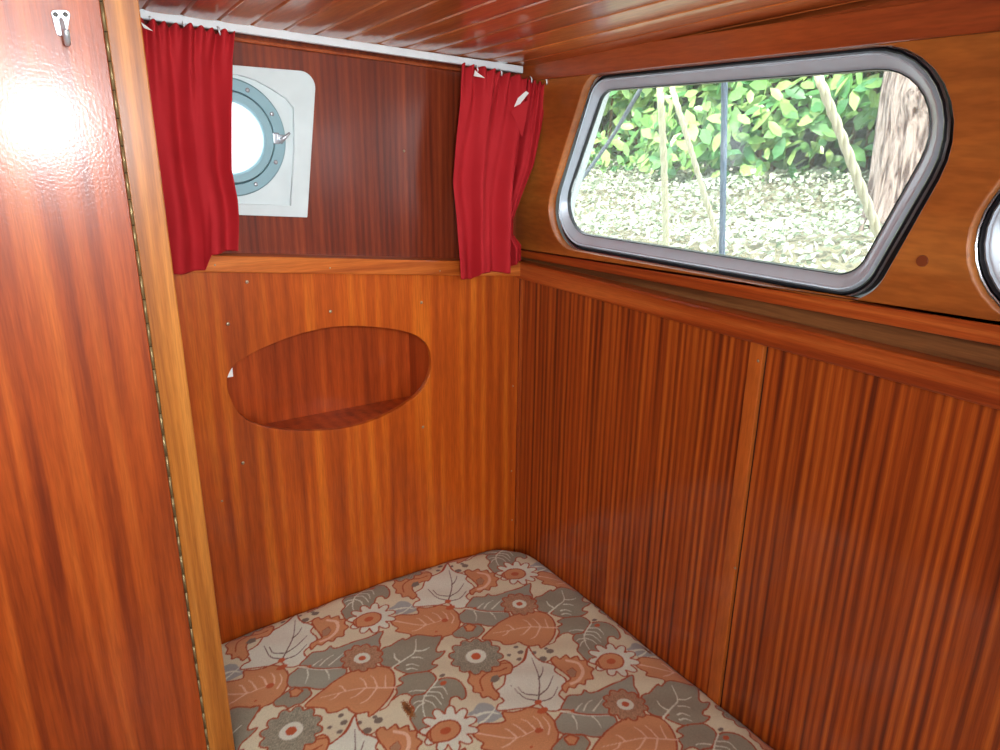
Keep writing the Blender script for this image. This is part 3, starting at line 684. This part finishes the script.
def fabric_mat():
    m, t, p = nt('floral_fabric'); at = N(t, 'ShaderNodeAttribute'); at.attribute_name = 'print'
    tc = N(t, 'ShaderNodeTexCoord'); nz = N(t, 'ShaderNodeTexNoise'); nz.inputs['Scale'].default_value = 700; nz.inputs['Detail'].default_value = 1
    t.links.new(tc.outputs['Object'], nz.inputs['Vector'])
    mr = N(t, 'ShaderNodeMapRange'); mr.inputs['To Min'].default_value = .72; mr.inputs['To Max'].default_value = 1.22; t.links.new(nz.outputs['Fac'], mr.inputs['Value'])
    vm = N(t, 'ShaderNodeVectorMath', operation='SCALE'); t.links.new(at.outputs['Color'], vm.inputs[0]); t.links.new(mr.outputs[0], vm.inputs['Scale'])
    t.links.new(vm.outputs[0], p.inputs['Base Color']); p.inputs['Roughness'].default_value = .85; p.inputs['Sheen Weight'].default_value = .15
    p.inputs['Specular IOR Level'].default_value = .2
    b = N(t, 'ShaderNodeBump'); b.inputs['Strength'].default_value = .35; b.inputs['Distance'].default_value = .0006
    t.links.new(nz.outputs['Fac'], b.inputs['Height']); t.links.new(b.outputs[0], p.inputs['Normal']); M['fabric'] = m
fabric_mat()
def mattress():
    X0, X1, Y0, Y1 = -.7105, -.002, -1.095, -.004
    xs = np.arange(X0, X1 + .0009, .0018); ys = np.concatenate([np.arange(Y0, -.80, .006), np.arange(-.80, Y1 + .0009, .0018)])
    xs[-1] = X1; ys[-1] = Y1
    nx, ny = len(xs), len(ys); X, Y = np.meshgrid(xs, ys)
    # rounded plan corner: squeeze the grid into a rounded rectangle
    R = np.where(X > -.35, .085, .03)
    ex = np.minimum(X - X0, X1 - X); ey = np.minimum(Y1 - Y, Y - Y0)
    dx = np.clip(R - ex, 0, None); dy = np.clip(R - ey, 0, None)
    # map corner squares on to quarter discs
    k = np.ones_like(X); both = (dx > 0) & (dy > 0); mx = np.maximum(dx, dy); L = np.hypot(dx, dy)
    k[both] = mx[both] / L[both]
    sx = np.where(X > (X0 + X1) / 2, 1, -1); sy = np.where(Y > (Y0 + Y1) / 2, 1, -1)
    nearx = dx * k; neary = dy * k
    Xm = np.where(both, X + sx * (nearx - dx), X); Ym = np.where(both, Y + sy * (neary - dy), Y)
    edge = R - np.where(both, np.hypot(nearx, neary), mx)   # distance to rim
    edge = np.where(both, edge, np.minimum(ex, ey)); e = np.clip(edge / .035, 0, 1)
    uu = (X - X0) / (X1 - X0); vv = np.clip((Y - Y0) / (Y1 - Y0), 0, 1)
    Z = .026 + .016 * np.sin(np.pi * uu) ** .8 + .006 * np.sin(vv * 9 + 1) * np.sin(uu * 7) * .5
    Z = Z - .014 * (1 - np.sqrt(1 - (1 - e) ** 2))
    Z += .0012 * np.sin(X * 60 + Y * 25) * np.sin(Y * 47 - X * 12)
    st = (LM @ np.stack([(Xm - O0[0]).ravel(), (Ym - O0[1]).ravel()]))
    fx = ((st[0] + .5) % 1) * NX - .5; fy = ((st[1] + .5) % 1) * NY - .5
    ix = np.floor(fx).astype(int); iy = np.floor(fy).astype(int); ax = (fx - ix)[:, None]; ay = (fy - iy)[:, None]
    g = lambda i, j: TILE[j % NY, i % NX]
    col = (g(ix, iy) * (1 - ax) + g(ix + 1, iy) * ax) * (1 - ay) + (g(ix, iy + 1) * (1 - ax) + g(ix + 1, iy + 1) * ax) * ay
    V = np.stack([Xm.ravel(), Ym.ravel(), Z.ravel()], 1)
    # a small frayed tear in the cover
    for (cx_, cy_), L_ in [(mp(408, 713), .020), (mp(648, 646), .012)]:
        d = np.hypot((V[:, 0] - cx_) / .35, V[:, 1] - cy_) ; jag = .004 * np.sin(V[:, 0] * 900 + V[:, 1] * 1400)
        mk = (d + jag) < L_; col[mk] = s2l((150, 100, 48))[:3]; mk = (d + jag) < L_ * .5; col[mk] = s2l((96, 62, 30))[:3]
    idx = np.arange(nx * ny).reshape(ny, nx)
    q = np.stack([idx[:-1, :-1], idx[:-1, 1:], idx[1:, 1:], idx[1:, :-1]], -1).reshape(-1, 4)
    # border loop -> sides
    rim = np.concatenate([idx[0, :-1], idx[:-1, -1], idx[-1, :0:-1], idx[:0:-1, 0]])
    rimv = V[rim]; levels = [(-.0, -.012), (-.0, -.035), (.0, -.07), (.004, -.085 - .0)]
    allV = [V]; allC = [col]; faces = [q]; prev = rim; base = len(V); n = len(rim)
    for (ins, z) in [(-.001, .000), (-.0015, -.02), (-.001, -.06), (.001, -.082)]:
        P_ = rimv.copy(); c_ = np.array([(X0 + X1) / 2, (Y0 + Y1) / 2]); dd = P_[:, :2] - c_; dd /= np.linalg.norm(dd, axis=1)[:, None]
        P_[:, :2] -= dd * max(ins, 0); P_[:, 2] = z
        cur = np.arange(base, base + n); base += n; allV.append(P_); allC.append(col[rim])
        faces.append(np.stack([prev, cur, np.roll(cur, -1), np.roll(prev, -1)], 1)); prev = cur
    V = np.concatenate(allV); Cc = np.concatenate(allC); q = np.concatenate(faces)
    me = bpy.data.meshes.new('mattress'); me.vertices.add(len(V)); me.vertices.foreach_set('co', V.ravel().astype(np.float32))
    me.loops.add(len(q) * 4); me.loops.foreach_set('vertex_index', q.ravel().astype(np.int32))
    me.polygons.add(len(q)); me.polygons.foreach_set('loop_start', np.arange(0, len(q) * 4, 4, dtype=np.int32)); 
    me.update(calc_edges=True); me.validate()
    at = me.attributes.new('print', 'FLOAT_COLOR', 'POINT'); at.data.foreach_set('color', np.concatenate([Cc, np.ones((len(Cc), 1))], 1).ravel().astype(np.float32))
    o = link('mattress', me, M['fabric'], None, smooth=True)
    tag(o, 'berth mattress covered in cream fabric printed with orange and grey leaves and flowers', 'mattress')
    pip = [(p[0], p[1], p[2] + .0006) for p in rimv[::4]]; pip.append(pip[0])
    v, f = tube_mesh(pip, .0030, 6); link('piping', mesh('piping', v, f), M['piping'], o, smooth=True)
    return o
mattress()

# ================================================================ CURTAINS
def curtain(name, plane, top, bottom, left, right, folds, amp, label, seed=0, nu=120, nv=110, scal=.003, group='red cloth curtains', push=0.0, lobes=0):
    """cloth sheet hung between pixel outlines on a plane; folds displace it along the plane's normal"""
    n, d = plane; n = np.array(n, float); rng = np.random.RandomState(seed)
    def along(path, t):
        P = np.array(path, float); L = np.concatenate([[0], np.cumsum(np.linalg.norm(np.diff(P, axis=0), axis=1))]); L /= L[-1]
        return np.array([np.interp(t, L, P[:, 0]), np.interp(t, L, P[:, 1])])
    V = []; root = None
    ph_ = rng.rand(8) * 6.28
    for j in range(nv + 1):
        v = j / nv
        lp = along(left, v); rp_ = along(right, v)
        for i in range(nu + 1):
            u = i / nu
            a = along(top, u); b = along(bottom, u)
            base = a * (1 - v) + b * v
            base = base + (lp - (np.array(top[0]) * (1 - v) + np.array(bottom[0]) * v)) * (1 - u) + (rp_ - (np.array(top[-1]) * (1 - v) + np.array(bottom[-1]) * v)) * u
            # folds
            uu = u - .10 * v * math.sin(u * 2.6) + .022 * math.sin(v * 3.1 + ph_[0] + u * 5) * v + .012 * math.sin(v * 6 + ph_[1])
            w = math.sin(uu * folds * 2 * math.pi + ph_[2]) + .35 * math.sin(uu * folds * 3.7 * math.pi + ph_[3] + v * 2.2)
            w = w * amp * (.55 + .45 * v) + .12 * amp * math.sin(v * 11 + u * 9 + ph_[5])
            w += .55 * amp * math.exp(-v / .10) * math.sin(u * folds * 7.4 * math.pi + ph_[4]) + .22 * amp * math.exp(-v / .35) * math.sin(u * folds * 5.1 * math.pi + ph_[6] + v * 4)
            off = push * v
            p = onp(n, d, *base)
            if j <= 14: p = p + np.array([0, 0, scal * math.sin(u * folds * 7.4 * math.pi + ph_[4]) * (1 - j / 14)])
            p = p - n * (w + off)
            V.append(p)
    f = []
    for j in range(nv):
        for i in range(nu):
            a = j * (nu + 1) + i; f.append((a, a + 1, a + nu + 2, a + nu + 1))
    o = link(name, mesh(name, V, f), M['red_cloth'], None, smooth=True)
    md = o.modifiers.new('thickness', 'SOLIDIFY'); md.thickness = .0009; md.offset = 0
    c = np.mean(np.array(V)[:nu + 1], 0); recenter(o, c.tolist())
    if label: tag(o, label, 'curtain', group)
    return o
nY = (0, 1, 0)
c1 = curtain('curtain', (nY, -.038), [(118, 20), (142, 21), (170, 24), (200, 28), (215, 30), (234, 32)], [(140, 272), (170, 273), (190, 273), (206, 271), (210, 254), (238, 251)],
        [(118, 20), (140, 272)], [(234, 32), (231, 60), (230, 110), (231, 170), (237, 200), (238.5, 220), (238, 251)], 2.6, .0125,
        'red cloth curtain on the left, partly covering the round porthole', 2)
c2 = curtain('curtain', (nY, -.040), [(462, 64), (478, 67), (495, 72), (512, 75), (524, 78)], [(457, 278), (474, 280), (477, 272), (492, 272), (505, 272)],
        [(462, 64), (461, 100), (455, 145), (452, 182), (455, 215), (456, 250), (457, 278)], [(524, 78), (519, 110), (512, 160), (507, 200), (505, 240), (505, 272)], 1.9, .013,
        'red cloth curtain at the right end of the back track, nearest the porthole wall', 7, push=.006)
nd = np.array([.6, 1, 0]); nd = nd / np.linalg.norm(nd)
dd3 = float(nd @ np.array([-.035, -.040, 0]))
c3 = curtain('curtain', (tuple(nd), dd3), [(506, 80), (520, 80), (535, 82), (548, 84)], [(495, 262), (503, 268), (512, 266), (521, 261)],
        [(506, 80), (500, 150), (495, 220), (495, 262)], [(548, 84), (545, 105), (541, 130), (534, 165), (521, 198), (513, 220), (513, 235), (521, 245), (521, 261)], 2.1, .009,
        'red cloth curtain gathered in the corner beside the big window', 13)
# folded-over flap and white heading tape that shows on the curtains
def patch(name, pxs, plane, mat, parent, th=.0012):
    n, d = plane; P = [onp(n, d, *p) for p in pxs]; nn = np.array(n, float)
    v = P + [p + nn * th for p in P]; k = len(P)
    f = [tuple(range(k)), tuple(range(k, 2 * k))[::-1]] + [(i, i + k, (i + 1) % k + k, (i + 1) % k) for i in range(k)]
    o = link(name, mesh(name, v, f), mat, None); o.parent = parent; o.matrix_parent_inverse = Matrix.Translation(parent.location).inverted(); return o
patch('heading_tape', [(141, 22), (145, 25), (153, 31), (144, 28)], (nY, -.050), M['white_cloth'], c1)
patch('heading_tape', [(475, 70), (478, 73), (485, 78), (474, 76)], (nY, -.054), M['white_cloth'], c2)
d3f = dd3 - .021
patch('heading_tape', [(526, 91), (529, 93), (520, 104), (514, 107), (518, 98)], (tuple(nd), d3f), M['white_cloth'], c3)
patch('folded_corner', [(511, 112), (520, 104.5), (528, 100), (526, 120), (522, 138), (517, 124)], (tuple(nd), d3f - .002), M['red_cloth'], c3)
for (par, pl_, pts_) in [(c1, (nY, -.03), [(150, 19), (183, 24), (218, 29)]), (c2, (nY, -.03), [(476, 67), (500, 71)]), (c3, (tuple(nd), dd3), [(545, 80), (530, 78)])]:
    for (a, b) in pts_:
        p = onp(pl_[0], pl_[1], a, b)
        v, f = tube_mesh([p + np.array([0, 0, .003]), p + np.array([0, -.004, .001]), p + np.array([0, -.006, -.004]), p + np.array([.002, -.003, -.008])], .0013, 8)
        o = link('curtain_hook', mesh('curtain_hook', v, f), M['white_rail'], None, smooth=True); o.parent = par; o.matrix_parent_inverse = Matrix.Translation(par.location).inverted()

# ================================================================ OUTSIDE
box('side_deck', (.07, -3.0, .52), (.50, 1.6, .56), M['deck_paint'], kind='structure', bev=.004)
gr = empty('grab_rail', (.30, -.3, .56))
tube('rail_bar', [(.30, -1.25, 1.36), (.30, .75, 1.36)], .012, M['steel'], gr, 14)
for y in (-1.2, .7): tube('stanchion', [(.30, y, .56), (.30, y, 1.36)], .011, M['steel'], gr, 12)
tag(gr, 'steel grab rail on stanchions standing on the side deck outside the large window', 'rail')
RXo = .30
def twisted(name, pts, r, mat, label):
    P = smooth_path(pts, 40); L = [0]
    for a, b in zip(P[:-1], P[1:]): L.append(L[-1] + np.linalg.norm(b - a))
    S = []
    for k in range(3):
        c = []
        for i, p in enumerate(P):
            t = P[min(i + 1, len(P) - 1)] - P[max(i - 1, 0)]; t = t / np.linalg.norm(t); e1 = np.cross(t, (1, 0, 0)); e1 /= np.linalg.norm(e1); e2 = np.cross(t, e1)
            a = L[i] / (r * 5.5) * 2 * math.pi / 1 * .5 + k * 2.0944; c.append(p + (e1 * math.cos(a) + e2 * math.sin(a)) * r * .48)
        S.append(tube_mesh(c, r * .56, 8))
    v, f = join_vf(S); o = link(name, mesh(name, v, f), mat, None, smooth=True); recenter(o, P[-1].tolist()); return tag(o, label, 'rope', 'lines hanging outside the large window')
def ropepts(pxs, x=RXo, top=True):
    P = [on(0, x, *p) for p in pxs]; d0 = P[0] - P[1]; d1 = P[-1] - P[-2]
    a = P[0] + d0 * ((1.35 - P[0][2]) / d0[2]); b = P[-1] + d1 * ((.565 - P[-1][2]) / d1[2]); return [a] + P + [b]
twisted('mooring_rope', ropepts([(660, 85), (664, 165), (666, 245)]), .0075, M['rope_cream'], 'pale twisted rope hanging straight down, leftmost of the cream ropes outside the window')
twisted('mooring_rope', ropepts([(671, 85), (694, 160), (718, 240)], .31), .0060, M['rope_cream'], 'thin pale twisted rope slanting down to the dark blue line outside the window')
twisted('mooring_rope', ropepts([(818, 75), (845, 145), (880, 238)], .29), .0080, M['rope_cream'], 'pale twisted rope slanting past the tree trunk, rightmost outside the window')
P = ropepts([(724.5, 82), (723.5, 165), (722, 253)], .27)
o = tube('braided_line', smooth_path(P, 20), .0060, M['braid_blue'], None, 14); recenter(o, P[-1].tolist()); tag(o, 'dark blue-grey braided line hanging vertically in front of the hedge', 'rope', 'lines hanging outside the large window')
P = ropepts([(640, 90), (610, 140), (574, 190)], .29)
o = tube('steel_cable', smooth_path(P, 10), .0045, M['cable_grey'], None, 12); recenter(o, P[-1].tolist()); tag(o, 'smooth dark grey cable slanting down to the left outside the window', 'cable')

def bank(x, y): return .375 + .145 * x + .02 * math.sin(x * 5 + y * 3) + .015 * math.sin(y * 7)
V = []; f = []; nx, ny = 24, 50
for j in range(ny + 1):
    for i in range(nx + 1):
        x = .75 + 3.6 * i / nx; y = -3 + 10 * j / ny; V.append((x, y, bank(x, y)))
for j in range(ny):
    for i in range(nx):
        a = j * (nx + 1) + i; f.append((a, a + 1, a + nx + 2, a + nx + 1))
k = len(V); 
for j in range(ny + 1): V.append((.72, -3 + 10 * j / ny, -.6))
for j in range(ny): f.append((k + j, j * (nx + 1), (j + 1) * (nx + 1), k + j + 1))
link('ground', mesh('ground', V, f), M['soil'], None, smooth=True, kind='structure')

def leaves(name, cen, size, nrm, updir, mat, parent=None, fold=.15, wid=.5, seed=1):
    """many pointed leaves as one foliage mesh (numpy)"""
    n = len(cen); rng = np.random.RandomState(seed)
    nrm = nrm / np.linalg.norm(nrm, axis=1)[:, None]; a = updir - nrm * np.sum(updir * nrm, 1)[:, None]; a /= np.linalg.norm(a, axis=1)[:, None]; b = np.cross(nrm, a)
    base = [(-.5, 0, 0), (-.25, .75, .1), (.15, .95, .1), (.5, 0, -.12), (.15, -.95, .1), (-.25, -.75, .1), (-.15, 0, -.02), (.2, 0, -.05)]
    base = np.array(base); L = size[:, None, None]
    P = cen[:, None, :] + a[:, None, :] * (base[None, :, 0:1] * L) + b[:, None, :] * (base[None, :, 1:2] * L * wid * .5) + nrm[:, None, :] * (base[None, :, 2:3] * L * fold * 2)
    tri = np.array([(0, 6, 1), (1, 6, 7), (1, 7, 2), (2, 7, 3), (0, 5, 6), (5, 4, 7), (5, 7, 6), (4, 3, 7)])
    Fc = (tri[None] + (np.arange(n) * 8)[:, None, None]).reshape(-1, 3); V = P.reshape(-1, 3)
    me = bpy.data.meshes.new(name); me.vertices.add(len(V)); me.vertices.foreach_set('co', V.ravel().astype(np.float32))
    me.loops.add(len(Fc) * 3); me.loops.foreach_set('vertex_index', Fc.ravel().astype(np.int32)); me.polygons.add(len(Fc)); me.polygons.foreach_set('loop_start', np.arange(0, len(Fc) * 3, 3, dtype=np.int32))
    me.update(calc_edges=True); me.validate(); return link(name, me, mat, parent, smooth=True)
rng = np.random.RandomState(5)
hedge = empty('laurel_hedge', (2.7, 1.2, bank(2.7, 1.2)))
n = 9000; hy = rng.uniform(-1.6, 5.4, n); hz = rng.uniform(.02, 1.5, n); dep = rng.rand(n) ** 1.6 * .6
hx = 2.25 + .12 * np.sin(hy * 3.1) + .10 * np.sin(hz * 8 + hy * 2) + .16 * (hz - .7) ** 2 + dep + .12 * np.clip(.35 - hz, 0, 1)
gz = .375 + .145 * hx
cen = np.stack([hx, hy, gz + hz], 1); nr = np.stack([-rng.uniform(.4, 1, n), rng.normal(0, .5, n), rng.uniform(-.1, 1, n)], 1)
ud = np.stack([-rng.uniform(0, .8, n), rng.normal(0, .9, n), rng.normal(.1, .6, n)], 1)
leaves('foliage', cen, rng.uniform(.07, .135, n), nr, ud, M['laurel'], hedge)
st = []
for k in range(40):
    y = -1.5 + k * .17; x = 2.75 + rng.uniform(-.1, .15); b = bank(x, y)
    st.append(tube_mesh([(x, y, b - .02), (x - .05, y + rng.uniform(-.1, .1), b + .5), (x - .25, y + rng.uniform(-.25, .25), b + 1.2)], [.014, .009, .004], 6))
v, f = join_vf(st); link('stems', mesh('stems', v, f), M['twig'], hedge, smooth=True)
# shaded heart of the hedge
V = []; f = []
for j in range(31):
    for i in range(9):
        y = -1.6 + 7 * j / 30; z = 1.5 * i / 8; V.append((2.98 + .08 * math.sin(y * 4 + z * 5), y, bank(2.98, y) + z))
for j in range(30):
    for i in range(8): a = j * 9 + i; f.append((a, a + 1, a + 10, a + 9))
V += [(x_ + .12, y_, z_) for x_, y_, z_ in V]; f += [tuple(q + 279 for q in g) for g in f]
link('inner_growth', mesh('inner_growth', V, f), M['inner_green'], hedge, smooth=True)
tag(hedge, 'broad-leaved green laurel hedge beyond the bank outside the window', 'hedge')
n = 26000; gx = .8 + rng.rand(n) ** .8 * 1.9; gy = rng.uniform(-1.4, 4.6, n); gz = np.array([bank(a, b) for a, b in zip(gx, gy)]) + rng.uniform(0, .06, n)
nr = np.stack([rng.normal(-.2, .5, n), rng.normal(0, .5, n), np.ones(n) * .8], 1); ud = rng.normal(0, 1, (n, 3))
gc = leaves('ground_cover', np.stack([gx, gy, gz], 1), rng.uniform(.018, .040, n), nr, ud, M['cover'], None, wid=.55, seed=4)
tag(gc, 'pale low ground cover leaves spread over the bank in front of the hedge', 'ground cover', kind='stuff')
# tree trunk
tp = on(0, 1.75, 931, 90); tb = on(0, 1.75, 909, 230)
V = []; f = []; sg = 48; lv = 60
dr = (tp - tb) / (tp[2] - tb[2])
for j in range(lv + 1):
    z = .45 + 2.0 * j / lv; c = tb + dr * (z - tb[2]); r0 = .125 + .05 * math.exp(-(z - .6) * 4) + .012 * math.sin(z * 7)
    for k in range(sg):
        a = 2 * math.pi * k / sg
        r = r0 * (1 + .035 * math.sin(a * 11 + z * 3) + .02 * math.sin(a * 23 - z * 6) + .03 * math.sin(a * 3 + z * 2))
        kb = .035 * math.exp(-((z - tp[2] + .02) / .05) ** 2) * max(0, math.cos(a - math.radians(215))) ** 3
        V.append((c[0] + (r + kb) * math.cos(a), c[1] + (r + kb) * math.sin(a), z))
for j in range(lv):
    for k in range(sg): a = j * sg + k; b2 = j * sg + (k + 1) % sg; f.append((a, b2, b2 + sg, a + sg))
f.append(tuple(range(lv * sg, (lv + 1) * sg)))
tk = link('tree_trunk', mesh('tree_trunk', V, f), M['bark'], None, smooth=True); recenter(tk, (float(tb[0]), float(tb[1]), .6))
tag(tk, 'rough pale-barked tree trunk with a knot, in front of the hedge', 'tree')
